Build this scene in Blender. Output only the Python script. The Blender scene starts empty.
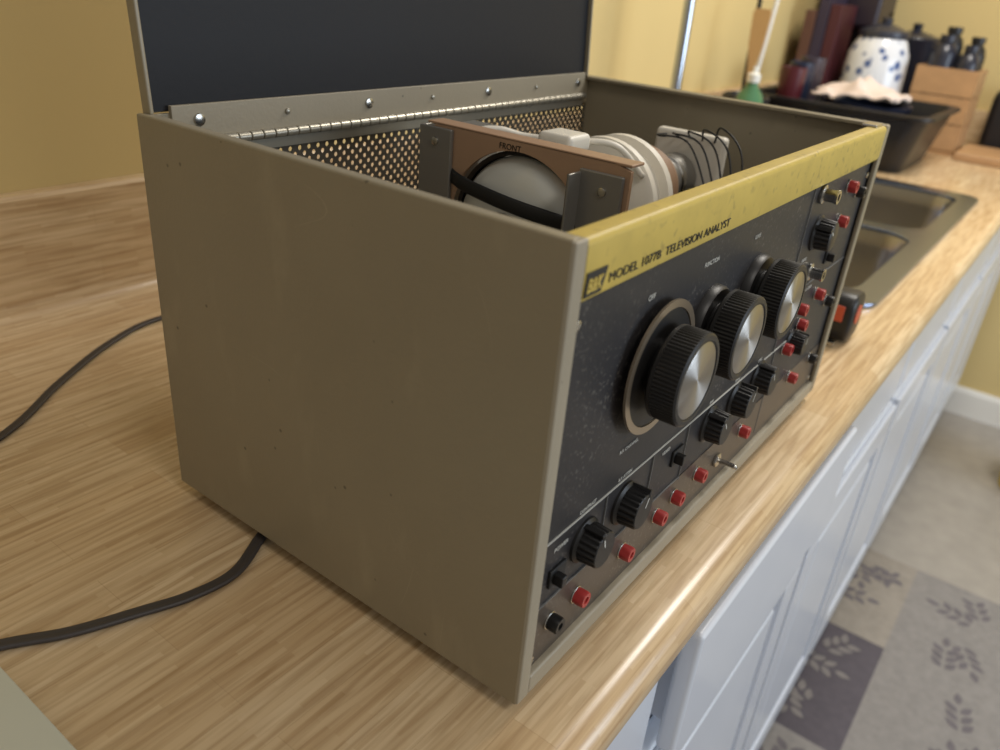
import bpy, bmesh, math, random
from mathutils import Vector, Matrix, noise
random.seed(4)
scene=bpy.context.scene
COL=bpy.context.collection
scene.view_settings.view_transform='Standard'

def lin(c):
    return tuple(((x/255)/12.92 if x/255<=.04045 else ((x/255+.055)/1.055)**2.4) for x in c)+(1.0,)

# ---------------- materials ----------------
class M:
    def __init__(s,name):
        s.m=bpy.data.materials.new(name); s.m.use_nodes=True; s.nt=s.m.node_tree
        s.b=s.nt.nodes['Principled BSDF']
    def n(s,t,**k):
        x=s.nt.nodes.new(t)
        for a,b in k.items(): setattr(x,a,b)
        return x
    def l(s,a,b): s.nt.links.new(a,b)
    def math(s,op,a,b=None,c=None):
        x=s.nt.nodes.new('ShaderNodeMath'); x.operation=op
        for i,v in enumerate((a,b,c)):
            if v is None: continue
            if isinstance(v,(int,float)): x.inputs[i].default_value=v
            else: s.l(v,x.inputs[i])
        return x.outputs[0]
    def ramp(s,src,p0,c0,p1,c1):
        c=s.nt.nodes.new('ShaderNodeValToRGB'); e=c.color_ramp.elements
        e[0].position=p0; e[0].color=c0 if len(c0)==4 else c0+(1,); e[1].position=p1; e[1].color=c1 if len(c1)==4 else c1+(1,)
        s.l(src,c.inputs[0]); return c.outputs[0]
K0=(0,0,0,1); K1=(1,1,1,1)
def mat(name,c,rough=.5,metal=0,var=0.06,nscale=8,bump=0,bscale=200,spec=.5,coat=0,aniso=0,dust=0,dcol=(150,145,135),dscale=420):
    M_=M(name); b=M_.b
    b.inputs['Roughness'].default_value=rough; b.inputs['Metallic'].default_value=metal
    b.inputs['Specular IOR Level'].default_value=spec
    b.inputs['Coat Weight'].default_value=coat
    tc=M_.n('ShaderNodeTexCoord')
    nz=M_.n('ShaderNodeTexNoise'); nz.inputs['Scale'].default_value=nscale; nz.inputs['Detail'].default_value=5
    M_.l(tc.outputs['Object'],nz.inputs['Vector'])
    mx=M_.n('ShaderNodeMix',data_type='RGBA')
    L=lin(c)
    mx.inputs[6].default_value=tuple(x*(1-var*2) for x in L[:3])+(1,)
    mx.inputs[7].default_value=tuple(min(1,x*(1+var*2)) for x in L[:3])+(1,)
    M_.l(nz.outputs['Fac'],mx.inputs[0]); out=mx.outputs[2]
    if dust:
        n3=M_.n('ShaderNodeTexNoise'); n3.inputs['Scale'].default_value=dscale; n3.inputs['Detail'].default_value=1
        M_.l(tc.outputs['Object'],n3.inputs['Vector'])
        n4=M_.n('ShaderNodeTexNoise'); n4.inputs['Scale'].default_value=14; n4.inputs['Detail'].default_value=4
        M_.l(tc.outputs['Object'],n4.inputs['Vector'])
        f=M_.math('MULTIPLY',M_.ramp(n3.outputs['Fac'],.60,K0,.72,K1),M_.ramp(n4.outputs['Fac'],.4,K0,.65,K1))
        f=M_.math('MULTIPLY',f,dust)
        m2=M_.n('ShaderNodeMix',data_type='RGBA'); M_.l(f,m2.inputs[0]); M_.l(out,m2.inputs[6]); m2.inputs[7].default_value=lin(dcol); out=m2.outputs[2]
    M_.l(out,b.inputs['Base Color'])
    if bump:
        n2=M_.n('ShaderNodeTexNoise'); n2.inputs['Scale'].default_value=bscale; n2.inputs['Detail'].default_value=3
        M_.l(tc.outputs['Object'],n2.inputs['Vector'])
        bp=M_.n('ShaderNodeBump'); bp.inputs['Strength'].default_value=bump; bp.inputs['Distance'].default_value=.001
        M_.l(n2.outputs['Fac'],bp.inputs['Height']); M_.l(bp.outputs['Normal'],b.inputs['Normal'])
    if aniso:
        b.inputs['Anisotropic'].default_value=aniso
        b.inputs['Anisotropic Rotation'].default_value=.25
        t=M_.n('ShaderNodeTangent',direction_type='RADIAL',axis='Y')
        M_.l(t.outputs[0],b.inputs['Tangent'])
    return M_.m

def painted_case(name,c,wear=1.0):
    M_=M(name); b=M_.b; b.inputs['Specular IOR Level'].default_value=.45
    tc=M_.n('ShaderNodeTexCoord'); L=lin(c)
    def nz(scale,det=3,mp=None,dist=0):
        n=M_.n('ShaderNodeTexNoise'); n.inputs['Scale'].default_value=scale; n.inputs['Detail'].default_value=det; n.inputs['Distortion'].default_value=dist
        M_.l(mp if mp else tc.outputs['Object'],n.inputs['Vector']); return n.outputs['Fac']
    n1=nz(6,7)
    mx=M_.n('ShaderNodeMix',data_type='RGBA')
    mx.inputs[6].default_value=tuple(x*.84 for x in L[:3])+(1,); mx.inputs[7].default_value=tuple(x*1.16 for x in L[:3])+(1,)
    M_.l(n1,mx.inputs[0])
    mp=M_.n('ShaderNodeMapping'); mp.inputs['Scale'].default_value=(1,14,3); mp.inputs['Rotation'].default_value=(.7,0,0); M_.l(tc.outputs['Object'],mp.inputs[0])
    a=nz(.9,0,mp.outputs[0],0); band=M_.math('LESS_THAN',M_.math('ABSOLUTE',M_.math('SUBTRACT',a,.56)),.0009)
    mask=M_.ramp(nz(15,2),.58,K0,.66,K1)
    mp2=M_.n('ShaderNodeMapping'); mp2.inputs['Scale'].default_value=(1,5,22); mp2.inputs['Rotation'].default_value=(-.5,0,0); M_.l(tc.outputs['Object'],mp2.inputs[0])
    a2=nz(.9,0,mp2.outputs[0],0); band2=M_.math('LESS_THAN',M_.math('ABSOLUTE',M_.math('SUBTRACT',a2,.5)),.0011)
    mask2=M_.ramp(nz(11,2),.58,K0,.66,K1)
    scr=M_.math('MAXIMUM',M_.math('MULTIPLY',band,mask),M_.math('MULTIPLY',band2,mask2))
    scr=M_.math('MULTIPLY',scr,.28*wear)
    m2=M_.n('ShaderNodeMix',data_type='RGBA'); m2.inputs[7].default_value=tuple(min(1,x*1.7) for x in L[:3])+(1,)
    M_.l(mx.outputs[2],m2.inputs[6]); M_.l(scr,m2.inputs[0])
    mp3=M_.n('ShaderNodeMapping'); mp3.inputs['Scale'].default_value=(1,30,12); mp3.inputs['Rotation'].default_value=(.3,0,0); M_.l(tc.outputs['Object'],mp3.inputs[0])
    sc=M_.math('MULTIPLY',M_.ramp(nz(1,4,mp3.outputs[0]),.60,K0,.75,K1),.28)
    m25=M_.n('ShaderNodeMix',data_type='RGBA'); m25.inputs[7].default_value=tuple(min(1,x*1.5) for x in L[:3])+(1,)
    M_.l(m2.outputs[2],m25.inputs[6]); M_.l(sc,m25.inputs[0])
    v=M_.n('ShaderNodeTexVoronoi'); v.inputs['Scale'].default_value=60; M_.l(tc.outputs['Object'],v.inputs['Vector'])
    chip=M_.math('MULTIPLY',M_.ramp(v.outputs['Distance'],.05,K1,.09,K0),M_.math('GREATER_THAN',nz(16,2),.53))
    m3=M_.n('ShaderNodeMix',data_type='RGBA'); m3.inputs[7].default_value=tuple(x*.4 for x in L[:3])+(1,)
    M_.l(m25.outputs[2],m3.inputs[6]); M_.l(M_.math('MULTIPLY',chip,.8*wear),m3.inputs[0]); M_.l(m3.outputs[2],b.inputs['Base Color'])
    M_.l(M_.math('MULTIPLY_ADD',nz(9,6),.3,.28),b.inputs['Roughness'])
    bp=M_.n('ShaderNodeBump'); bp.inputs['Strength'].default_value=.14; bp.inputs['Distance'].default_value=.001
    M_.l(nz(350,2),bp.inputs['Height']); M_.l(bp.outputs[0],b.inputs['Normal'])
    return M_.m

def laminate(name,c1,c2,axis='x'):
    M_=M(name); b=M_.b; b.inputs['Roughness'].default_value=.27; b.inputs['Specular IOR Level'].default_value=.6
    tc=M_.n('ShaderNodeTexCoord'); sx=M_.n('ShaderNodeSeparateXYZ'); M_.l(tc.outputs['Object'],sx.inputs[0])
    a1=M_.n('ShaderNodeMath',operation='ADD')
    if axis=='x':
        M_.l(sx.outputs[1],a1.inputs[0]); M_.l(sx.outputs[2],a1.inputs[1]); u=sx.outputs[0]
    else:
        M_.l(sx.outputs[0],a1.inputs[0]); M_.l(sx.outputs[2],a1.inputs[1]); u=sx.outputs[1]
    cb=M_.n('ShaderNodeCombineXYZ'); M_.l(u,cb.inputs[0]); M_.l(a1.outputs[0],cb.inputs[1])
    def brick(bw,rh,off,ca,cb_,mort):
        br=M_.n('ShaderNodeTexBrick'); br.offset=off; br.inputs['Scale'].default_value=1
        br.inputs['Brick Width'].default_value=bw; br.inputs['Row Height'].default_value=rh
        br.inputs['Mortar Size'].default_value=mort; br.inputs['Mortar Smooth'].default_value=.6
        br.inputs['Color1'].default_value=ca; br.inputs['Color2'].default_value=cb_
        br.inputs['Mortar'].default_value=tuple(x*.9 for x in cb_[:3])+(1,)
        M_.l(cb.outputs[0],br.inputs['Vector']); return br.outputs[0]
    base=brick(.25,.030,.37,lin(c1),lin(c2),.0003)
    fine=brick(.05,.0036,.43,(1,1,1,1),(.76,.68,.58,1),0)
    m0=M_.n('ShaderNodeMix',data_type='RGBA',blend_type='MULTIPLY'); m0.inputs[0].default_value=.55
    M_.l(base,m0.inputs[6]); M_.l(fine,m0.inputs[7])
    mp=M_.n('ShaderNodeMapping'); mp.inputs['Scale'].default_value=(11,210,1); M_.l(cb.outputs[0],mp.inputs[0])
    nz=M_.n('ShaderNodeTexNoise'); nz.inputs['Scale'].default_value=1; nz.inputs['Detail'].default_value=6; nz.inputs['Distortion'].default_value=.4
    M_.l(mp.outputs[0],nz.inputs['Vector'])
    r=M_.ramp(nz.outputs['Fac'],.34,(.62,.54,.45),.58,(1,1,1))
    mu=M_.n('ShaderNodeMix',data_type='RGBA',blend_type='MULTIPLY'); mu.inputs[0].default_value=.68
    M_.l(m0.outputs[2],mu.inputs[6]); M_.l(r,mu.inputs[7]); M_.l(mu.outputs[2],b.inputs['Base Color'])
    return M_.m

def perforated(name,c):
    M_=M(name); b=M_.b; b.inputs['Base Color'].default_value=lin(c); b.inputs['Roughness'].default_value=.45; b.inputs['Metallic'].default_value=.4
    tc=M_.n('ShaderNodeTexCoord'); sx=M_.n('ShaderNodeSeparateXYZ'); M_.l(tc.outputs['Object'],sx.inputs[0])
    P=.0088
    def cell(off):
        q=[]
        for o in (sx.outputs[0],sx.outputs[2]):
            s=M_.math('SUBTRACT',M_.math('FRACT',M_.math('MULTIPLY_ADD',o,1/P,off+50)),.5)
            q.append(M_.math('MULTIPLY',s,s))
        return M_.math('LESS_THAN',M_.math('ADD',*q),.205**2)
    mxm=M_.math('MAXIMUM',cell(0),cell(.5))
    tr=M_.n('ShaderNodeBsdfTransparent'); ms=M_.n('ShaderNodeMixShader')
    M_.l(mxm,ms.inputs[0]); M_.l(b.outputs[0],ms.inputs[1]); M_.l(tr.outputs[0],ms.inputs[2])
    M_.l(ms.outputs[0],M_.nt.nodes['Material Output'].inputs['Surface'])
    return M_.m

def jarmat():
    M_=M('blue_white_glaze'); b=M_.b; b.inputs['Roughness'].default_value=.15
    tc=M_.n('ShaderNodeTexCoord')
    n=M_.n('ShaderNodeTexVoronoi'); n.inputs['Scale'].default_value=30; M_.l(tc.outputs['Object'],n.inputs['Vector'])
    n2=M_.n('ShaderNodeTexNoise'); n2.inputs['Scale'].default_value=14; M_.l(tc.outputs['Object'],n2.inputs['Vector'])
    mm=M_.math('MULTIPLY',n.outputs['Distance'],n2.outputs['Fac'])
    M_.l(M_.ramp(mm,.11,lin((70,92,140)),.19,lin((218,221,226))),b.inputs['Base Color'])
    return M_.m

m_case=painted_case('taupe_case_paint',(142,132,110))
m_flange=painted_case('taupe_flange_paint',(152,143,124),1.6)
m_casein=mat('taupe_inner_paint',(112,104,88),.5)
m_black=mat('black_panel_enamel',(38,36,37),.48,bump=.08,dust=.3)
m_navy=mat('lid_lining_black',(13,14,20),.6,bump=.15,spec=.35)
m_yellow=mat('yellow_trim_enamel',(192,168,80),.48,var=.10,nscale=50,dust=.6,dcol=(120,104,60),dscale=160)
m_bronze=mat('brown_anodised_strip',(92,82,72),.4,metal=.4,dust=.4)
m_knob=mat('black_phenolic',(24,23,23),.42,bump=.05)
m_alu=mat('spun_aluminium',(175,174,172),.32,metal=1,var=.03,aniso=.9)
m_ring=mat('dial_ring_metal',(176,160,138),.3,metal=.8)
m_steel=mat('nickel',(190,188,182),.25,metal=1)
m_red=mat('red_plastic_jack',(170,52,50),.4,var=.03)
m_white=mat('white_print',(195,195,188),.6,var=0)
m_grayprint=mat('gray_print',(120,120,118),.6,var=0)
m_bprint=mat('black_print',(22,22,20),.5,var=0)
m_board=mat('brown_fibreboard',(166,134,106),.5,var=.08,nscale=25)
m_bracket=mat('bracket_steel',(140,137,130),.4,metal=.5)
m_glass=mat('tube_face_phosphor',(205,205,196),.2,var=.02,coat=.4)
m_ceram=mat('white_ceramic',(226,220,206),.45)
m_dark=mat('dark_rubber',(24,24,24),.6)
m_cord=mat('gray_brown_cord_vinyl',(62,57,55),.5)
m_perf=perforated('perforated_steel',(98,92,82))
m_rail=mat('hinge_steel',(165,160,146),.35,metal=.6)
m_lam=laminate('maple_block_laminate',(221,198,162),(208,181,142))
m_lamy=laminate('maple_block_laminate_side',(221,198,162),(208,181,142),'y')
m_wall=mat('yellow_wall_paint',(204,182,126),.7,var=.02,nscale=2,bump=.1,bscale=120)
m_cab=mat('white_cabinet_paint',(216,221,230),.22,var=.02)
m_trim=mat('white_trim_paint',(228,226,220),.45,var=.02)
m_floor=mat('gray_vinyl_floor',(156,150,142),.35,var=.1,nscale=22)
m_rugb=mat('rug_beige',(144,136,125),.9,var=.12,nscale=60,bump=.4)
m_rugd=mat('rug_charcoal',(86,80,85),.9,var=.12,nscale=60,bump=.4)
m_rugg=mat('rug_gray',(134,129,124),.9,var=.12,nscale=60,bump=.4)
m_leaf=mat('leaf_charcoal',(104,98,100),.9,var=.1,nscale=60)
m_leafl=mat('leaf_gray',(126,120,116),.9,var=.1,nscale=60)
m_sink=mat('brushed_stainless',(162,160,160),.24,metal=1,var=.04,nscale=20)
m_sinkr=mat('sink_rim_stainless',(140,152,176),.22,metal=1,var=.03)
m_chrome=mat('chrome',(180,188,200),.15,metal=1,var=.01)

# ---------------- geometry helpers ----------------
def group(name):
    e=bpy.data.objects.new(name,None); e.empty_display_size=.05; COL.objects.link(e); return e
def finish(name,me,m,parent,smooth=False,bevel=0,seg=2):
    o=bpy.data.objects.new(name,me); COL.objects.link(o)
    if m: me.materials.append(m)
    if smooth:
        for p in me.polygons: p.use_smooth=True
    if bevel:
        md=o.modifiers.new('b','BEVEL'); md.width=bevel; md.segments=seg; md.limit_method='ANGLE'; md.angle_limit=math.radians(35)
        for p in me.polygons: p.use_smooth=True
        wn=o.modifiers.new('w','WEIGHTED_NORMAL')
    if parent: o.parent=parent
    return o
def boxes(name,L,m,parent=None,bevel=0,seg=2):
    bm=bmesh.new()
    for (x0,x1,y0,y1,z0,z1) in L:
        r=bmesh.ops.create_cube(bm,size=1)
        for v in r['verts']:
            v.co=Vector((x0+(v.co.x+.5)*(x1-x0),y0+(v.co.y+.5)*(y1-y0),z0+(v.co.z+.5)*(z1-z0)))
    me=bpy.data.meshes.new(name); bm.to_mesh(me); bm.free()
    return finish(name,me,m,parent,bevel=bevel,seg=seg)
def box(name,x0,x1,y0,y1,z0,z1,m,parent=None,bevel=.001,seg=2):
    return boxes(name,[(x0,x1,y0,y1,z0,z1)],m,parent,bevel,seg)
def lathe(name,prof,loc,axis,m,parent=None,seg=48,flute=0,fn=24,frange=None,smooth=True):
    ax=Vector(axis).normalized(); t=Vector((0,0,1)) if abs(ax.z)<.9 else Vector((1,0,0))
    a=ax.cross(t).normalized(); b=ax.cross(a).normalized()
    bm=bmesh.new(); rings=[]
    for (r,h) in prof:
        if r<1e-6: rings.append([bm.verts.new(ax*h)])
        else:
            ring=[]
            for i in range(seg):
                th=2*math.pi*i/seg; rr=r
                if flute and (frange is None or frange[0]<=h<=frange[1]): rr=r-flute*(.5-.5*math.cos(th*fn))
                ring.append(bm.verts.new((a*math.cos(th)+b*math.sin(th))*rr+ax*h))
            rings.append(ring)
    for r1,r2 in zip(rings,rings[1:]):
        if len(r1)==1 and len(r2)==1: continue
        for i in range(seg):
            j=(i+1)%seg
            if len(r1)==1: bm.faces.new((r1[0],r2[i],r2[j]))
            elif len(r2)==1: bm.faces.new((r1[i],r2[0],r1[j]))
            else: bm.faces.new((r1[i],r2[i],r2[j],r1[j]))
    bmesh.ops.recalc_face_normals(bm,faces=bm.faces)
    me=bpy.data.meshes.new(name); bm.to_mesh(me); bm.free()
    o=finish(name,me,m,parent,smooth=smooth)
    if smooth: me.set_sharp_from_angle(angle=math.radians(38))
    o.location=loc
    return o
def disc_prof(r,h0,h1,bev=.0006):
    return [(0,h0),(r-bev,h0),(r,h0+bev),(r,h1-bev),(r-bev,h1),(0,h1)]
def extrude_prof(name,pts,axis,a0,a1,m,parent=None,smooth=False):
    bm=bmesh.new()
    def mk(p,q,a):
        return {'x':(a,p,q),'y':(p,a,q),'z':(p,q,a)}[axis]
    A=[bm.verts.new(mk(p,q,a0)) for p,q in pts]; B=[bm.verts.new(mk(p,q,a1)) for p,q in pts]
    n=len(pts)
    for i in range(n): bm.faces.new((A[i],A[(i+1)%n],B[(i+1)%n],B[i]))
    bm.faces.new(A); bm.faces.new(B[::-1]); bmesh.ops.recalc_face_normals(bm,faces=bm.faces)
    me=bpy.data.meshes.new(name); bm.to_mesh(me); bm.free()
    o=finish(name,me,m,parent,smooth=smooth)
    if smooth: me.set_sharp_from_angle(angle=math.radians(40))
    return o
def catmull(P,n=10):
    P=[Vector(p) for p in P]; Q=[P[0]*2-P[1]]+P+[P[-1]*2-P[-2]]; out=[]
    for i in range(1,len(Q)-2):
        for k in range(n):
            t=k/n; a,b,c,d=Q[i-1:i+3]
            out.append(.5*((2*b)+(c-a)*t+(2*a-5*b+4*c-d)*t*t+(3*b-a-3*c+d)*t**3))
    out.append(P[-1]); return out
def sweep(name,pts,w,h,m,parent=None,seg=12,n=10,figure8=False):
    P=catmull(pts,n); bm=bmesh.new(); rings=[]
    side=None
    for i,p in enumerate(P):
        t=(P[min(i+1,len(P)-1)]-P[max(i-1,0)]).normalized()
        if side is None:
            side=t.cross(Vector((0,0,1)))
            if side.length<.1: side=Vector((0,1,0))
        if abs(t.z)<.95:
            s2=t.cross(Vector((0,0,1))).normalized()
            side=s2 if s2.dot(side)>=0 else -s2
        else: side=(side-t*side.dot(t)).normalized()
        side.normalize(); up=side.cross(t).normalized()
        ring=[]
        for k in range(seg):
            th=2*math.pi*k/seg; c,s=math.cos(th),math.sin(th)
            hh=h*(1-.5*max(0,1-abs(c)*2.5)) if figure8 else h
            if figure8: s=math.copysign(abs(s)**.6,s)
            ring.append(bm.verts.new(p+side*(c*w/2)+up*(s*hh/2)))
        rings.append(ring)
    for a,b in zip(rings,rings[1:]):
        for k in range(seg): bm.faces.new((a[k],a[(k+1)%seg],b[(k+1)%seg],b[k]))
    bm.faces.new(rings[0][::-1]); bm.faces.new(rings[-1])
    bmesh.ops.recalc_face_normals(bm,faces=bm.faces)
    me=bpy.data.meshes.new(name); bm.to_mesh(me); bm.free()
    return finish(name,me,m,parent,smooth=True)
def text(name,s,x,y,z,size,m,parent,rot=(math.pi/2,0,0),shear=0,ext=.0002,sx=1,bold=0,width=None):
    cu=bpy.data.curves.new(name,'FONT'); cu.body=s; cu.size=size; cu.shear=shear; cu.extrude=ext; cu.offset=bold
    o=bpy.data.objects.new(name,cu); COL.objects.link(o)
    bpy.context.view_layer.update()
    if width: sx=width/o.dimensions.x
    dg=bpy.context.evaluated_depsgraph_get(); me=bpy.data.meshes.new_from_object(o.evaluated_get(dg))
    bpy.data.objects.remove(o)
    me.materials.clear(); me.materials.append(m)
    o=bpy.data.objects.new(name,me); COL.objects.link(o); o.location=(x,y,z); o.rotation_euler=rot; o.scale=(sx,1,1); o.parent=parent
    return o
def rrect(x0,x1,y0,y1,r,n=6):
    out=[]
    for cx,cy,a0 in ((x1-r,y1-r,0),(x0+r,y1-r,90),(x0+r,y0+r,180),(x1-r,y0+r,270)):
        for k in range(n+1):
            a=math.radians(a0+90*k/n); out.append((cx+r*math.cos(a),cy+r*math.sin(a)))
    return out
def loft(name,loops,m,parent=None,cap0=False,cap1=False,smooth=True):
    bm=bmesh.new(); R=[[bm.verts.new(p) for p in L] for L in loops]; n=len(R[0])
    for a,b in zip(R,R[1:]):
        for k in range(n): bm.faces.new((a[k],a[(k+1)%n],b[(k+1)%n],b[k]))
    if cap0: bm.faces.new(R[0][::-1])
    if cap1: bm.faces.new(R[-1])
    bmesh.ops.recalc_face_normals(bm,faces=bm.faces)
    me=bpy.data.meshes.new(name); bm.to_mesh(me); bm.free()
    o=finish(name,me,m,parent,smooth=smooth)
    if smooth: me.set_sharp_from_angle(angle=math.radians(45))
    return o

# ---------------- room ----------------
ZF=-.9; XW=2.74; YW=.72
box('floor',-1.6,XW+.1,-3.2,YW+.1,ZF-.05,ZF,m_floor,bevel=0)
box('wall_back',-1.6,XW+.1,YW,YW+.1,ZF,1.55,m_wall,bevel=0)
box('wall_right',XW,XW+.1,-3.2,YW,ZF,1.55,m_wall,bevel=0)
extrude_prof('baseboard_right',[(XW-.001,ZF),(XW-.016,ZF),(XW-.016,ZF+.085),(XW-.010,ZF+.1),(XW-.001,ZF+.1)],'y',-3.2,.03,m_trim)

SX0,SX1,SY0,SY1=.845,1.80,.020,.50
ct=group('countertop')
nose=[(-.012,0)]
for k in range(0,9):
    a=math.radians(90+ k*90/8); nose.append((-.026+.018*math.cos(a),-.018+.018*math.sin(a)))
nose+=[(-.0435,-.026),(-.041,-.034),(-.036,-.037),(-.012,-.037)]
extrude_prof('rolled_edge',nose,'x',-1.0,XW-.001,m_lam,ct,smooth=True)
boxes('slab',[(-1.0,SX0+.02,-.012,.70,-.037,0),(SX0+.02,SX1-.02,-.012,SY0+.02,-.037,0),(SX0+.02,SX1-.02,SY1-.02,.70,-.037,0),(SX1-.02,XW-.001,-.012,.70,-.037,0)],m_lam,ct)
bs=[(.719,-.03),(.719,.131),(.704,.131),(.700,.127),(.700,.022)]
for k in range(1,7):
    a=math.radians(k*90/6); bs.append((.680+.020*math.cos(a),.020-.020*math.sin(a)+.0003))
bs.append((.680,-.03))
extrude_prof('backsplash',bs,'x',-1.0,XW-.02,m_lam,ct,smooth=True)
box('backsplash_end',XW-.02,XW-.001,-.03,.70,0.0005,.10,m_lamy,ct,.003)

cb=group('base_cabinets')
FY=-.006
boxes('carcass_face',[(-1.0,XW-.001,FY,.010,ZF+.1,-.0375)],m_cab,cb)
boxes('carcass_panels',[(-1.0,XW-.001,.010,.68,ZF+.1,ZF+.12)]+[(x-.009,x+.009,.010,.68,ZF+.12,-.25) for x in (-.99,-.28,.62,2.0,2.72)],m_cab,cb)
box('toe_kick',-1.0,XW-.001,.05,.068,ZF+.0005,ZF+.1,m_cab,cb,0)
def front(x0,x1,z0,z1,name,y=FY,open_=0):
    y1=y-open_
    box(name,x0,x1,y1-.018,y1-.0005,z0,z1,m_cab,cb,.005,3)
    if z1-z0>.3:
        ins=.055; q=.004
        x0+=q; x1-=q; z0+=q; z1-=q
        boxes(name+'_rails',[(x0,x1,y1-.026,y1-.0179,z1-ins,z1),(x0,x1,y1-.026,y1-.0179,z0,z0+ins)],m_cab,cb,.0015)
        boxes(name+'_stiles',[(x0,x0+ins,y1-.026,y1-.0179,z0+ins+.0006,z1-ins-.0006),(x1-ins,x1,y1-.026,y1-.0179,z0+ins+.0006,z1-ins-.0006)],m_cab,cb,.0015)
        box(name+'_field',x0+ins+.02,x1-ins-.02,y1-.024,y1-.0179,z0+ins+.02,z1-ins-.02,m_cab,cb,.004)
    if open_:
        boxes(name+'_tray',[(x0+.02,x0+.032,y1,y1+.3,z0+.01,z1-.02),(x1-.032,x1-.02,y1,y1+.3,z0+.01,z1-.02),(x0+.033,x1-.033,y1,y1+.3,z0+.01,z0+.02)],m_cab,cb)
xs=[-.98,-.72,-.27,.18,.62,1.06,1.50,1.94,2.34,2.71]
for i,(a,b) in enumerate(zip(xs,xs[1:])):
    front(a+.007,b-.007,-.185,-.052,'drawer_front_%d'%i,open_=.020 if i==3 else 0)
    front(a+.007,b-.007,-.785,-.200,'door_front_%d'%i)

# rug
rg=group('patchwork_rug')
RX=[.30,.64,.975,1.332,1.68]; RY=[-1.16,-.82,-.48,-.143,.035]
pat=[[0,1,2,0],[2,0,1,2],[1,0,2,1],[0,2,2,0]]
for kx in range(4):
    for ky in range(4):
        m_=(m_rugb,m_rugd,m_rugg)[pat[kx][ky]]
        boxes('patch_%d_%d'%(kx,ky),[(RX[kx],RX[kx+1],RY[ky],RY[ky+1],ZF+.0005,ZF+.008)],m_,rg)
        lm=m_leafl if pat[kx][ky]==1 else m_leaf
        bm=bmesh.new(); zoff=0
        for s in range(4):
            cx=RX[kx]+random.uniform(.06,RX[kx+1]-RX[kx]-.06); w_=RY[ky+1]-RY[ky]; cy=RY[ky]+random.uniform(.3,.7)*w_; th0=random.uniform(0,6.28)
            for q in range(7):
                st=(q//2)*.024; side=(1 if q%2 else -1)*(.75 if q<6 else 0); th=th0+side
                ox=cx+math.cos(th0)*(st-.035); oy=cy+math.sin(th0)*(st-.035); Ls=.038
                P_=[]
                for t,wd in ((.12,0),(.35,.007),(.6,.008),(.85,.004),(1,0),(.85,-.004),(.6,-.008),(.35,-.007)):
                    P_.append((ox+math.cos(th)*Ls*t-math.sin(th)*wd, oy+math.sin(th)*Ls*t+math.cos(th)*wd))
                if any(not(RX[kx]+.004<p[0]<RX[kx+1]-.004 and RY[ky]+.004<p[1]<RY[ky+1]-.004) for p in P_): continue
                zoff+=1
                vs=[bm.verts.new((p[0],p[1],ZF+.0084+zoff*.00001)) for p in P_]
                f=bm.faces.new(vs)
        me=bpy.data.meshes.new('leaf_print'); bm.to_mesh(me); bm.free(); finish('leaf_print_%d_%d'%(kx,ky),me,lm,rg)

# sink
sk=group('kitchen_sink')
cu=bpy.data.curves.new('rim','CURVE'); cu.dimensions='2D'; cu.fill_mode='BOTH'; cu.extrude=.0015; cu.bevel_depth=.002; cu.bevel_resolution=2
B1=(SX0+.045,1.300,SY0+.035,SY1-.075); B2=(1.345,SX1-.045,SY0+.035,SY1-.075)
for R,r in (((SX0,SX1,SY0,SY1),.04),(B1,.05),(B2,.05)):
    P=rrect(*R,r); sp=cu.splines.new('POLY'); sp.points.add(len(P)-1); sp.use_cyclic_u=True
    for q,(x,y) in zip(sp.points,P): q.co=(x,y,0,1)
o=bpy.data.objects.new('rimc',cu); COL.objects.link(o); bpy.context.view_layer.update()
me=bpy.data.meshes.new_from_object(o.evaluated_get(bpy.context.evaluated_depsgraph_get())); bpy.data.objects.remove(o)
me.materials.clear(); me.materials.append(m_sinkr)
o=bpy.data.objects.new('rim',me); COL.objects.link(o); o.location=(0,0,.004); o.parent=sk
for i,(x0,x1,y0,y1) in enumerate((B1,B2)):
    loops=[]
    for ins,z,r in ((-.002,.005,.05),(.002,-.004,.05),(.006,-.03,.05),(.012,-.14,.05),(.025,-.165,.05),(.05,-.172,.04),(.15,-.176,.02)):
        loops.append([(x,y,z) for x,y in rrect(x0+ins,x1-ins,y0+ins,y1-ins,r)])
    loft('basin_%d'%(i+1),loops,m_sink,sk,cap1=True)
    lathe('drain_%d'%(i+1),[(0,.001),(.02,.001),(.024,.004),(.042,.004),(.044,0)],((x0+x1)/2,(y0+y1)/2,-.1755),(0,0,1),m_chrome,sk)
fc=group('kitchen_faucet')
lathe('base',[(0,0),(.03,0),(.03,.006),(.02,.02),(.016,.06),(.0125,.065),(0,.065)],(1.33,.58,.0005),(0,0,1),m_chrome,fc)
sweep('spout',[(1.33,.58,.05),(1.33,.58,.25),(1.33,.58,.52),(1.33,.555,.60),(1.33,.49,.64),(1.33,.42,.62),(1.33,.38,.56),(1.33,.375,.52)],.022,.022,m_chrome,fc,16)
sweep('lever',[(1.345,.58,.05),(1.38,.577,.07),(1.43,.575,.09)],.01,.01,m_chrome,fc,10)

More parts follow.
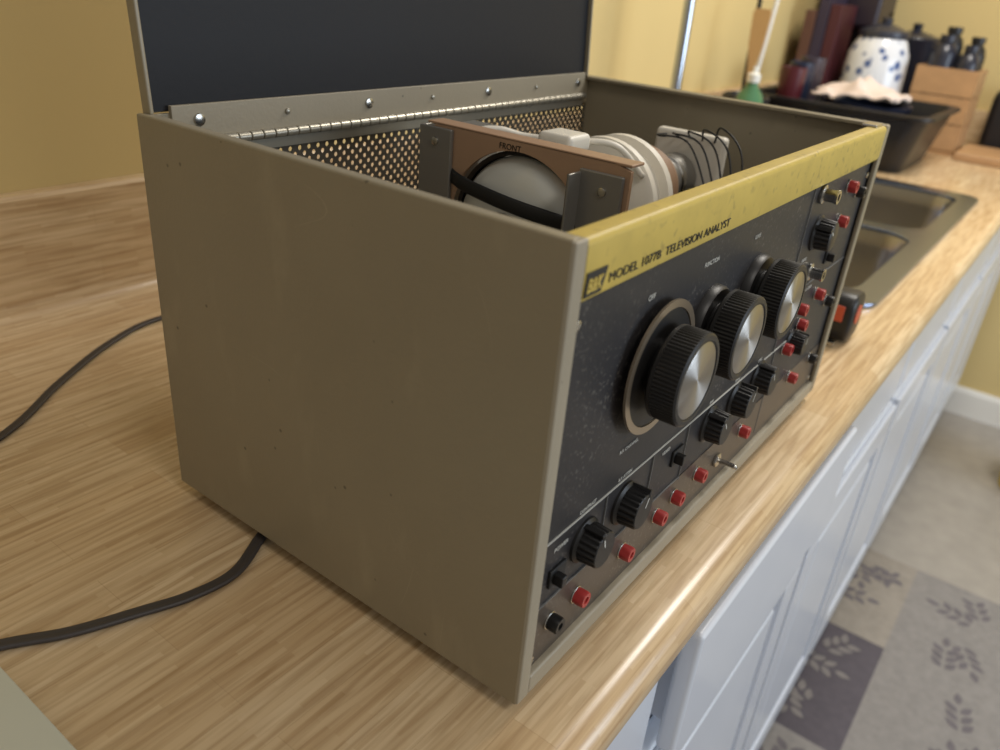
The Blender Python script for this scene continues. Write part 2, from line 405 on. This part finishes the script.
# ---------------- the instrument ----------------
T=group('television_test_instrument')
W,D,Z0,H=.53,.316,.010,.270
Z1=Z0+H
box('side_panel_near',0,.004,0,D,Z0,Z1,m_case,T,.0012)
box('side_flange_near',.0005,.0110,-.0012,.003,Z0+.0005,Z1-.0005,m_flange,T,.0012)
box('side_top_flange_near',.0015,.010,.002,D,Z1-.004,Z1-.0004,m_flange,T,.001)
box('side_panel_far',W-.004,W,0,D,Z0,Z1,m_case,T,.0012)
box('side_flange_far',W-.0110,W-.0005,-.0012,.003,Z0+.0005,Z1-.0005,m_case,T,.0012)
box('side_top_flange_far',W-.012,W-.0015,.002,D,Z1-.004,Z1-.0004,m_case,T,.001)
box('bottom_pan',.004,W-.004,.004,D-.001,Z0+.001,Z0+.003,m_casein,T,0)
box('bottom_front_lip',.011,W-.011,-.001,.006,Z0,Z0+.014,m_flange,T,.0015)
box('rear_rail',.004,W-.004,D-.004,D-.001,.252,Z1-.001,m_case,T,.0008)
box('perforated_back',.004,W-.004,D-.003,D-.0022,Z0+.003,.253,m_perf,T,0)
for i,(x,y) in enumerate(((.03,.03),(.03,D-.03),(W-.03,.03),(W-.03,D-.03))):
    lathe('foot_%d'%i,[(0,0),(.008,0),(.010,.009),(0,.010)],(x,y,.0004),(0,0,1),m_dark,T,24)
box('chassis',.02,W-.02,.03,D-.02,.03,.12,m_bracket,T,.002)
box('front_panel',.005,W-.005,.004,.0065,.02,.252,m_black,T,0)
box('lower_strip',.011,W-.011,.0034,.0042,.023,.066,m_bronze,T,0)
yp=[(.0045,.2505),(-.0005,.2505),(-.0010,.252),(-.0010,.2755)]
for k in range(1,7):
    a=math.radians(180-k*90/6); yp.append((.0025+.0035*math.cos(a),.2755+.0035*math.sin(a)))
yp+=[(.0105,.279),(.0105,.2775),(.0045,.2760)]
extrude_prof('yellow_trim',yp,'x',.011,W-.011,m_yellow,T,smooth=True)
box('trim_end_clip',W-.034,W-.013,.003,.016,.2785,.2812,m_steel,T,.001)
text('title_text','MODEL 1077B  TELEVISION ANALYST',.0325,-.0012,.2545,.0066,m_bprint,T,width=.139)
extrude_prof('logo_badge',[(.0115,.2522),(.0262,.2522),(.0302,.2635),(.0125,.2635)],'y',-.0016,-.0010,m_bprint,T)
text('logo_text','B&K',.0128,-.0018,.2543,.0088,m_yellow,T,sx=.76,shear=.3,bold=.0002)
def line(x0,x1,z0,z1,m=m_grayprint): boxes('print_line',[(x0,x1,.0030,.0039,z0,z1)],m,T)
line(.014,.43,.1105,.1110,m_white)
line(.081,.0814,.064,.1105); line(.140,.1404,.064,.1105); line(.193,.1934,.064,.1105); line(.36,.3604,.03,.1105)
line(.014,.193,.0665,.0669)
line(.355,.515,.158,.1584); line(.355,.3554,.1112,.250)
labels=[('POWER',.027,.100,.004),('CONTRAST',.050,.1125,.0034),('R.F. ATTEN',.093,.1125,.0034),('VIDEO',.154,.102,.004),('BAR',.225,.1125,.0035),('GAIN',.272,.1125,.0035),('SYNC',.319,.1130,.0035),
('OFF',.090,.228,.0045),('R.F. CHANNEL',.088,.134,.0035),('FUNCTION',.160,.230,.0042),('V.H.F.',.160,.141,.004),('U.H.F.',.240,.231,.0042),('TUNING',.238,.142,.004),('HORIZ',.37,.185,.004),('VERT',.43,.185,.004),('OUTPUT',.38,.236,.004),('PLATE DRIVE',.4,.151,.004),
('AUDIO',.050,.0355,.0035),('COM',.106,.0360,.0035),('SIGNAL',.153,.0370,.0035),('SYNC',.183,.0380,.0035),('IF',.226,.0380,.0035)]
for s,x,z,sz in labels: text('label_'+s.lower().replace(' ','_').replace('.',''),s,x,.0036,z,sz,m_white,T,ext=.0001)
def bigknob(nm,x,z,r,disc):
    if disc:
        lathe(nm+'_dial_ring',[(.0355,0),(.0400,0),(.0400,.0015),(.0355,.0015),(.0355,0)],(x,-.0015,z),(0,-1,0),m_ring,T,64)
        lathe(nm+'_dial_plate',disc_prof(.0357,-.0005,.0008),(x,-.0015,z),(0,-1,0),m_knob,T,64)
        lathe(nm+'_barrel',disc_prof(.016,-.006,.008),(x,-.0015,z),(0,-1,0),m_knob,T,32)
    else:
        lathe(nm+'_skirt',[(0,-.001),(.0275,-.001),(.027,.004),(.0255,.006),(.0,.006)],(x,.004,z),(0,-1,0),m_knob,T,64)
        lathe(nm+'_barrel',disc_prof(.017,.0,.012),(x,.004,z),(0,-1,0),m_knob,T,32)
    h0,h1=.007,.025
    lathe(nm+'_grip',[(0,h0),(r-.001,h0),(r,h0+.001),(r,h0+.003),(r,h0+.0031),(r,h1-.0025),(r-.0003,h1-.001),(r-.0015,h1),(r-.0040,h1),(r-.0045,h1-.0006),(0,h1-.0006)],(x,0,z),(0,-1,0),m_knob,T,432,flute=.0007,fn=72,frange=(h0+.0031,h1-.0024))
    lathe(nm+'_inlay',[(0,h1-.0006),(0.0005,h1-.0002),(r-.0060,h1-.0002),(r-.0048,h1-.0007)],(x,0,z),(0,-1,0),m_alu,T,64)
bigknob('channel_knob',.109,.185,.0275,True)
bigknob('function_knob',.183,.1865,.0272,False)
bigknob('tuning_knob',.260,.1895,.0268,False)
def knob(nm,x,z,r=.0135,ang=.5,h=.013):
    lathe(nm+'_skirt',[(0,0),(r+.002,0),(r+.0018,.0015),(r,.003),(0,.003)],(x,.004,z),(0,-1,0),m_knob,T,48)
    lathe(nm+'_body',[(0,.002),(r,.002),(r*.94,h),(r*.90,h+.0010),(r*.86,h+.0014),(0,h+.0014)],(x,.004,z),(0,-1,0),m_knob,T,160,flute=.0010,fn=20,frange=(.001,h+.0001))
    L=r
    for nm2,mm,w,h0,h1,s0,s1 in (('_pointer',m_knob,.0018,.002,h+.0016,.7,1.12),('_index',m_white,.0005,h+.0014,h+.0016,.2,.9)):
        o=box(nm+nm2,-w,w,-h1,-h0,s0*L,s1*L,mm,T,.0004 if mm is m_knob else 0); o.location=(x,.004,z); o.rotation_euler=(0,ang,0)
for nm,x,z,r,a in (('contrast_knob',.060,.090,.0125,-.3),('attenuator_knob',.106,.091,.0128,.5),('bar_knob',.232,.094,.0128,-.6),('gain_knob',.280,.096,.0128,.3),('sync_knob',.327,.098,.0128,-.4),('level_knob',.398,.107,.0095,.6),('vertical_knob',.391,.206,.013,-1.0)):
    knob(nm,x,z,r,a)
def jack(nm,x,z,m):
    lathe(nm+'_washer',disc_prof(.0058,-.001,.0012,.0003),(x,.0036,z),(0,-1,0),m_steel,T,24)
    lathe(nm+'_collar',[(0,.001),(.0050,.001),(.0053,.002),(.0053,.007),(.0048,.008),(.0024,.008),(.0022,.003),(0,.003)],(x,.0036,z),(0,-1,0),m,T,32,flute=.0005,fn=6,frange=(.0015,.0075))
for i,(x,z) in enumerate(((.060,.049),(.116,.048),(.163,.050),(.190,.052),(.229,.052),(.316,.052),(.384,.105),(.429,.061),(.411,.120),(.398,.138),(.444,.140),(.454,.235),(.453,.205))):
    jack('red_jack_%d'%i,x,z,m_red)
for i,(x,z) in enumerate(((.032,.049),(.490,.060),(.490,.121),(.490,.225))): jack('black_jack_%d'%i,x,z,m_knob)
for i,(x,z) in enumerate(((.0325,.083),(.180,.091),(.449,.174))):
    box('slide_switch_%d_plate'%i,x-.008,x+.008,.0022,.004,z-.006,z+.006,m_dark,T,.0005)
    box('slide_switch_%d_lever'%i,x-.0055,x-.0005,-.004,.0022,z-.0035,z+.0035,m_knob,T,.0006)
lathe('toggle_nut',disc_prof(.006,0,.003),(.268,.0036,.046),(0,-1,0),m_steel,T,6,smooth=False)
sweep('toggle_lever',[(.268,.002,.046),(.267,-.006,.047),(.265,-.015,.048)],.004,.004,m_steel,T,10,5)
for i,(x,z) in enumerate(((.377,.240),(.399,.171))):
    lathe('coax_%d'%i,[(0,0),(.0075,0),(.0075,.002),(.005,.003),(.005,.010),(.0055,.011),(.0055,.013),(.003,.013),(.003,.005),(0,.005)],(x,.0036,z),(0,-1,0),m_steel,T,32)
for i,(x,z) in enumerate(((.018,.236),(.016,.030),(W-.016,.236),(W-.018,.03))):
    lathe('panel_screw_%d'%i,[(0,0),(.003,0),(.0028,.001),(0,.0017)],(x,.0036,z),(0,-1,0),m_steel,T,20)

# piano hinge
HZ=.2605; n=46; x0,x1=.045,.512; step=(x1-x0)/n
for i in range(n):
    a=x0+i*step
    lathe('hinge_knuckle_%d'%i,disc_prof(.0032,.0004,step-.0004,.0004),(a,D-.0085,HZ),(1,0,0),m_rail,T,14)
lathe('hinge_pin',disc_prof(.0022,-.001,x1-x0+.001),(x0,D-.0085,HZ),(1,0,0),m_steel,T,12)
box('hinge_leaf_lower',x0,x1,D-.0065,D-.004,.250,HZ,m_rail,T,0)
box('hinge_leaf_upper',.02,x1,D-.0065,D-.0030,HZ,.2835,m_flange,T,.0004)
for i,x in enumerate((.039,.11,.190,.265,.342,.42,.498)):
    big=i%2==0
    lathe('hinge_screw_%d'%i,[(0,0),(.0042 if big else .0022,0),(.0038 if big else .002,.0014),(0,.0026)],(x,D-.0063,.274),(0,-1,0),m_steel if big else m_rail,T,20)
lid=[]
def L(*a,**k):
    o=box(*a,**k); lid.append(o); return o
LH=.315; LX0,LX1=.006,W-.0115
L('lid_panel',LX0,LX1,.0075,.0095,0,LH,m_case,T,.001)
L('lid_lining',LX0+.002,LX1-.002,.0055,.0076,.001,LH-.004,m_navy,T,0)
L('lid_rim_near',LX0-.0003,LX0+.0025,.001,.0095,0,LH,m_case,T,.0008)
L('lid_rim_far',LX1-.0025,LX1+.0003,.001,.0095,0,LH,m_case,T,.0008)
L('lid_rim_top',LX0,LX1,.001,.0095,LH-.003,LH,m_case,T,.0008)
for o in lid:
    o.location=(0,D-.0075,.2795); o.rotation_euler=(-math.radians(3.5),0,0)

# CRT assembly inside
AX,AY,AZ=.195,.161,.203; R=.0565
bm=bmesh.new()
ya,yb,za,zb=.074,.246,.125,.271; Rc=.061; N=64; ins=[];outs=[]
def rectpt(c,s):
    t=1e9
    if c>1e-9:t=min(t,(yb-AY)/c)
    if c<-1e-9:t=min(t,(ya-AY)/c)
    if s>1e-9:t=min(t,(zb-AZ)/s)
    if s<-1e-9:t=min(t,(za-AZ)/s)
    return AY+t*c,AZ+t*s
for k in range(N):
    a=2*math.pi*(k+.5)/N; c,s=math.cos(a),math.sin(a)
    ins.append((AY+Rc*c,AZ+Rc*s)); outs.append(rectpt(c,s))
F=[[bm.verts.new((xx,p[0],p[1])) for p in Lp] for xx in (.188,.1915) for Lp in (ins,outs)]
for k in range(N):
    j=(k+1)%N
    bm.faces.new((F[0][k],F[0][j],F[1][j],F[1][k])); bm.faces.new((F[2][k],F[3][k],F[3][j],F[2][j]))
    bm.faces.new((F[0][k],F[2][k],F[2][j],F[0][j])); bm.faces.new((F[1][k],F[1][j],F[3][j],F[3][k]))
bmesh.ops.recalc_face_normals(bm,faces=bm.faces)
me=bpy.data.meshes.new('tube_mount_board'); bm.to_mesh(me); bm.free(); finish('tube_mount_board',me,m_board,T)
box('board_top_fold',.188,.205,ya,yb,zb-.001,zb+.001,m_board,T,.0006)
box('board_bracket_left',.184,.1878,.220,.249,.12,.269,m_bracket,T,.001)
box('board_bracket_left_leg',.184,.215,.2475,.2505,.12,.269,m_bracket,T,.001)
box('board_bracket_right',.184,.1878,.077,.110,.12,.264,m_bracket,T,.001)
box('board_bracket_right_leg',.170,.188,.108,.1105,.12,.262,m_bracket,T,.001)
for i,(y,z) in enumerate(((.235,.259),(.091,.252),(.236,.2),(.092,.2))):
    lathe('bracket_rivet_%d'%i,[(0,0),(.0032,0),(.003,.001),(0,.0018)],(.184,y,z),(-1,0,0),m_steel,T,16)
text('board_text','FRONT',.1878,.179,.2640,.0058,m_bprint,T,rot=(math.pi/2,0,-math.pi/2),ext=.0001)
lathe('picture_tube',[(0,-.012),(.02,-.0115),(.040,-.008),(.052,-.003),(R,.004),(R,.02),(.054,.03),(.045,.055),(.03,.085),(.018,.105),(.0165,.13),(.0165,.235),(0,.235)],(AX,AY,AZ),(1,0,0),m_glass,T,64)
lathe('tube_face_gasket',[(R+.0005,.001),(R+.004,.001),(R+.004,.012),(R+.0005,.012)],(AX,AY,AZ),(1,0,0),m_dark,T,64)
sweep('tube_strap',[(.190,.226,.237),(.181,.203,.234),(.1765,.161,.230),(.181,.123,.226),(.186,.106,.224)],.003,.011,m_dark,T,8)
lathe('wire_ring',[(.0235,-.001),(.025,-.001),(.025,.001),(.0235,.001),(.0235,-.001)],(.181,AY+.005,.196),(-1,0,0),m_dark,T,40)
YX=.300
lathe('deflection_yoke',[(.018,0),(.047,0),(.051,.003),(.051,.010),(.043,.012),(.043,.030),(.050,.032),(.050,.040),(.040,.042),(.03,.065),(.018,.068)],(YX,AY-.002,.212),(1,0,0),m_ceram,T,48)
lathe('yoke_coil',[(.018,0),(.034,0),(.038,.010),(.034,.02),(.018,.02)],(YX+.069,AY,.212),(1,0,0),m_board,T,40)
lathe('tube_shield',[(.0,0),(.022,0),(.022,.05),(.020,.052),(0,.052)],(.39,AY-.005,.214),(1,0,0),m_bracket,T,36)
lathe('shield_band',[(.0222,0),(.0235,.001),(.0235,.007),(.0222,.008)],(.41,AY-.005,.214),(1,0,0),m_steel,T,36)
box('tube_socket',.445,.458,.115,.185,.205,.255,m_ceram,T,.004,3)
box('tube_socket_cap',.458,.475,.135,.17,.215,.245,m_ceram,T,.003,3)
for i in range(5):
    y=.125+.012*i
    sweep('socket_wire_%d'%i,[(.445,y,.250),(.43-.006*i,y-.01,.266-.003*i),(.41,y-.04,.25),(.39,.07+.006*i,.20),(.37,.05,.12)],.0018,.0018,m_dark,T,8)
sweep('white_lead_bundle',[(.215,.235,.24),(.222,.228,.262),(.235,.215,.266),(.25,.20,.262),(.265,.17,.262),(.285,.14,.262),(.30,.12,.24)],.007,.005,m_ceram,T,10)
box('lead_clamp',.232,.262,.148,.178,.2585,.272,m_ceram,T,.004,3)
box('terminal_strip',.225,.25,.225,.252,.20,.266,m_bracket,T,.002)
box('filter_can',.30,.34,.235,.272,.12,.245,m_ceram,T,.006,3)
lathe('capacitor_can',[(0,0),(.015,0),(.015,.12),(.013,.125),(0,.125)],(.27,.275,.12),(0,0,1),m_steel,T,32)
box('transformer',.40,.47,.20,.27,.12,.19,m_dark,T,.004)

# ---------------- cords ----------------
sweep('power_cord',[(-.36,.36,.0024),(-.2,.425,.0024),(-.058,.481,.0024),(.020,.538,.0024),(.096,.586,.0024),(.165,.608,.0024),(.26,.59,.0024),(.34,.50,.0024),(.40,.40,.0024),(.42,.34,.0024)],.0080,.0034,m_cord,None,16,12,True)
sweep('power_cord',[(.06,.235,.0026),(.03,.236,.0026),(.006,.228,.0026),(-.030,.210,.0026),(-.062,.212,.0026),(-.092,.223,.0026),(-.128,.238,.0026),(-.166,.261,.0026),(-.24,.29,.0026),(-.36,.30,.0026)],.0085,.0036,m_cord,None,16,12,True)

# binder bottom-left
fd=group('document_binder')
m_fold=mat('cream_card',(200,200,182),.6,var=.03)
box('cover_bottom',-.44,-.1668,-.02,.236,.0005,.003,m_fold,fd,.001)
box('pages',-.435,-.170,-.016,.232,.003,.008,m_white,fd,.0005)
box('cover_top',-.44,-.1668,-.02,.236,.008,.010,m_fold,fd,.001)

# tape measure
tm=group('tape_measure')
tm.location=(-.006,.004,0)
pf=rrect(.703,.758,.0015,.062,.018,6)
lp=[]
for y,ins_ in ((.008,.004),(.010,.001),(.014,0),(.036,0),(.040,.001),(.042,.004)):
    cx=sum(p[0] for p in pf)/len(pf); cz=sum(p[1] for p in pf)/len(pf)
    lp.append([(cx+(p[0]-cx)*(1-ins_/.03),y,cz+(p[1]-cz)*(1-ins_/.03)) for p in pf])
loft('body',lp,m_knob,tm,True,True)
m_or=mat('orange_red_label',(190,80,52),.45)
lathe('label_disc',disc_prof(.012,0,.0015),(.730,.008,.036),(0,-1,0),m_or,tm,32)
box('label_near',.7012,.7035,.018,.032,.030,.050,m_or,tm,.001)
box('tape_tab',.690,.703,.018,.034,.002,.006,m_steel,tm,.0005)

# ---------------- background things ----------------
tub=group('dish_tub'); tub.location=(-.015,.014,0)
m_tub=mat('black_tub_plastic',(26,26,29),.38)
m_sp=mat('wood_utensil',(196,160,112),.5); m_wh=mat('white_utensil',(222,222,216),.4)
m_blue=mat('dark_blue_bowl',(40,46,66),.3)
def RR(x0,x1,y0,y1,z,r): return [(x,y,z) for x,y in rrect(x0,x1,y0,y1,r)]
loft('shell',[RR(1.93,2.26,.21,.58,.0006,.04),RR(1.90,2.29,.175,.615,.13,.045),RR(1.885,2.305,.160,.630,.135,.05),RR(1.885,2.305,.160,.630,.142,.05),RR(1.905,2.285,.180,.610,.142,.045),RR(1.935,2.255,.215,.575,.006,.04)],m_tub,tub,True,True)
text('tub_lettering','JO',1.902,.480,.052,.085,m_white,tub,rot=(math.radians(97),0,-math.pi/2),ext=.0008,bold=.004,sx=1.3)
bm=bmesh.new(); G=26
gv=[[None]*G for _ in range(G)]
for i in range(G):
    for j in range(G):
        u,v=i/(G-1),j/(G-1)
        x=1.96+.22*u; y=.29+.20*v
        rr=math.hypot(u-.5,v-.5)
        z=.158+.040*math.exp(-rr*rr*9)+.022*noise.noise(Vector((u*5,v*5,3)))
        gv[i][j]=bm.verts.new((x+.01*noise.noise(Vector((u*6,v*6,9))),y+.02*noise.noise(Vector((u*4,v*4,1))),z))
for i in range(G-1):
    for j in range(G-1): bm.faces.new((gv[i][j],gv[i+1][j],gv[i+1][j+1],gv[i][j+1]))
me=bpy.data.meshes.new('dish_cloth'); bm.to_mesh(me); bm.free()
o=finish('dish_cloth',me,mat('pale_pink_cloth',(206,190,180),.9,bump=.3,bscale=300),None,smooth=True); sm=o.modifiers.new('s','SOLIDIFY'); sm.thickness=.006
lathe('mixing_bowl',[(0,0),(.05,0),(.055,.004),(.11,.12),(.113,.135),(.109,.135),(.104,.115),(.05,.012),(0,.01)],(2.07,.375,.0065),(0,0,1),m_blue,None,48)
def tumbler(x,y,h,m):
    return lathe('drinking_tumbler',[(0,0),(.026,0),(.028,.004),(.034,h),(.031,h),(.026,.008),(0,.006)],(x,y,.0068),(0,0,1),m,None,32)
tumbler(1.985,.555,.20,mat('maroon_plastic',(84,34,40),.3)); tumbler(2.065,.560,.21,m_blue); tumbler(2.15,.560,.22,mat('smoky_plastic',(70,62,70),.2))
jr=group('ceramic_canister'); jr.location=(-.01,.015,0)
lathe('body',[(0,0),(.075,0),(.083,.01),(.086,.05),(.088,.15),(.084,.24),(.070,.275),(.064,.285),(0,.285)],(2.42,.440,.0006),(0,0,1),jarmat(),jr,48)
lathe('lid',[(.0,.285),(.066,.285),(.07,.29),(.068,.303),(.03,.318),(.014,.322),(.016,.336),(0,.342)],(2.42,.440,.0006),(0,0,1),mat('dark_lid',(45,48,60),.3),jr,48)
# wooden crate with dark bottles and utensils
m_kw=mat('oak_block',(176,138,98),.5,var=.1,nscale=30)
m_pan=mat('dark_enamel_pan',(36,38,50),.3)
wc=group('wooden_crate')
cx0,cx1,cy0,cy1,ch=2.37,2.53,.175,.335,.225
L_=[(cx0,cx1,cy0,cy1,.0006,.010)]
for k in range(3):
    a=.012+k*.073; b=a+.070
    L_+=[(cx0,cx0+.008,cy0,cy1,a,b),(cx1-.008,cx1,cy0,cy1,a,b),(cx0+.0085,cx1-.0085,cy0,cy0+.008,a,b),(cx0+.0085,cx1-.0085,cy1-.008,cy1,a,b)]
for x in (cx0+.009,cx1-.021):
    for y in (cy0+.009,cy1-.021): L_.append((x,x+.012,y,y+.012,.0105,ch))
boxes('slats',L_,m_kw,wc)
for i,(x,y,h,r) in enumerate(((2.415,.285,.30,.034),(2.487,.285,.32,.033),(2.415,.218,.28,.030),(2.485,.218,.30,.030))):
    lathe('bottle_%d'%i,[(0,0),(r*.9,0),(r,.005),(r,h-.05),(r*.8,h-.03),(r*.5,h-.02),(r*.5,h-.018),(r*.6,h-.016),(r*.6,h),(0,h)],(x,y,.0105),(0,0,1),(m_pan,m_tub)[i%2],wc,28)
sp_=group('saucepan')
lathe('pot',[(0,0),(.07,0),(.075,.01),(.075,.28),(.078,.285),(.075,.29),(.02,.305),(.012,.31),(.016,.325),(0,.33)],(2.637,.415,.0006),(0,0,1),m_pan,sp_,48)
cm=group('coffee_maker')
m_cm=mat('dark_appliance_plastic',(44,36,44),.35)
box('base',2.52,2.715,.51,.675,.0006,.045,m_cm,cm,.012,3)
box('column',2.65,2.715,.51,.675,.045,.36,m_cm,cm,.010,3)
box('head',2.52,2.715,.51,.675,.30,.46,m_cm,cm,.015,3)
lathe('carafe',[(0,0),(.055,0),(.068,.02),(.070,.09),(.055,.15),(.042,.165),(.046,.175),(0,.175)],(2.587,.592,.046),(0,0,1),mat('maroon_glass',(70,26,30),.12),cm,40)
bl=group('cookbook_row')
for i,(c_,h_) in enumerate((((70,28,36),.36),((48,40,60),.40),((90,60,50),.34))):
    box('book_%d'%i,2.34,2.50,.570+.035*i,.602+.035*i,.0006,h_,mat('book_cover_%d'%i,c_,.5),bl,.002)
uc=group('utensil_crock')
UX,UY=1.775,.592
lathe('crock',[(0,0),(.05,0),(.055,.01),(.058,.14),(.054,.145),(.050,.14),(.047,.012),(0,.01)],(UX,UY,.0006),(0,0,1),m_tub,uc,40)
sweep('spoon_handle',[(UX,UY,.02),(UX+.01,UY-.01,.2),(UX+.03,UY-.02,.42)],.012,.009,m_wh,uc,10)
loft('spatula_blade',[[(UX-.02+dx*.2,UY-.005+y*s,z) for dx,y in ((-.01,-1),(.01,-1),(.01,1),(-.01,1))] for z,s in ((.18,.006),(.22,.010),(.26,.018),(.33,.022),(.34,.018))],m_sp,uc,True,True)
sweep('spatula_handle',[(UX-.01,UY,.02),(UX-.015,UY-.003,.1),(UX-.02,UY-.005,.19)],.010,.008,m_sp,uc,10)
sweep('whisk_handle',[(UX+.01,UY+.01,.02),(UX+.02,UY+.02,.2),(UX+.04,UY+.03,.38)],.012,.009,m_knob,uc,10)
sb=group('dish_soap_bottle')
SBL=(1.645,.535,.0006)
lathe('body',[(0,0),(.032,0),(.036,.006),(.037,.12),(.028,.16),(.014,.178),(.013,.188),(0,.188)],SBL,(0,0,1),mat('soap_green',(74,118,82),.25),sb,36)
lathe('label',[(.0372,.035),(.0376,.036),(.0377,.105),(.0373,.107)],SBL,(0,0,1),m_wh,sb,36)
lathe('cap',[(0,.188),(.015,.188),(.015,.205),(.006,.209),(.005,.222),(0,.222)],SBL,(0,0,1),m_wh,sb,24)
tr=group('toaster'); tr.location=(-.012,.02,0)
lp=[]
for z,i in ((.008,.006),(.012,.001),(.03,0),(.15,0),(.168,.004),(.178,.014),(.18,.03)):
    lp.append(RR(2.58+i,2.725-i,-.02+i,.125-i,z,.025))
loft('shell',lp,m_tub,tr,True,True)
for i,x in enumerate((2.615,2.665)): box('slot_%d'%i,x,x+.022,.0,.105,.1795,.181,m_steel,tr,.0005)
box('lever',2.645,2.665,-.036,-.02,.10,.112,m_dark,tr,.002)
for i,(x,y) in enumerate(((2.60,.0),(2.70,.0),(2.60,.10),(2.70,.10))): lathe('foot_%d'%i,[(0,0),(.01,0),(.01,.009),(0,.009)],(x,y,.0006),(0,0,1),m_dark,tr,16)
box('cutting_board',2.31,2.535,.035,.165,.0006,.022,m_kw,None,.004,3)
bk=group('yellow_bucket')
m_bk=mat('yellow_bucket_plastic',(224,186,36),.35)
lathe('pail',[(0,0),(.095,0),(.10,.004),(.125,.22),(.132,.222),(.132,.235),(.122,.235),(.097,.01),(0,.008)],(2.33,-.345,ZF+.0006),(0,0,1),m_bk,bk,48)
sweep('bail',[(2.33,-.477,ZF+.22),(2.31,-.465,ZF+.13),(2.28,-.345,ZF+.10),(2.31,-.225,ZF+.13),(2.33,-.213,ZF+.22)],.006,.006,m_steel,bk,8)

# ---------------- lights ----------------
w=bpy.data.worlds.new('world'); w.use_nodes=True; scene.world=w
bg=w.node_tree.nodes['Background']; bg.inputs[0].default_value=(1.0,.95,.89,1); bg.inputs[1].default_value=.32
def area(nm,loc,rot,sx,sy,p,c):
    l=bpy.data.lights.new(nm,'AREA'); l.shape='RECTANGLE'; l.size=sx; l.size_y=sy; l.energy=p; l.color=c
    o=bpy.data.objects.new(nm,l); o.location=loc; o.rotation_euler=rot; COL.objects.link(o); return o
area('ceiling_light',(-.2,-.9,1.35),(0,0,0),.4,.4,7,(1,.94,.86))
area('ceiling_light',(1.6,-.15,1.5),(0,0,0),.5,.5,30,(1,.94,.85))
area('window_daylight',(1.4,-2.4,.5),(math.radians(90),0,0),1.6,1.1,38,(.74,.86,1.0))

# ---------------- camera ----------------
cam=bpy.data.cameras.new('camera'); co=bpy.data.objects.new('camera',cam); COL.objects.link(co)
cam.sensor_width=36; cam.lens=793.85/1000*36; cam.clip_start=.01
co.matrix_world=Matrix(((.601051,.321009,-.731910,-.27073),(-.795182,.332043,-.507379,-.15724),(.080153,.886962,.454834,.37585),(0,0,0,1)))
cam.dof.use_dof=True; cam.dof.focus_distance=.52; cam.dof.aperture_fstop=6.5
scene.camera=co
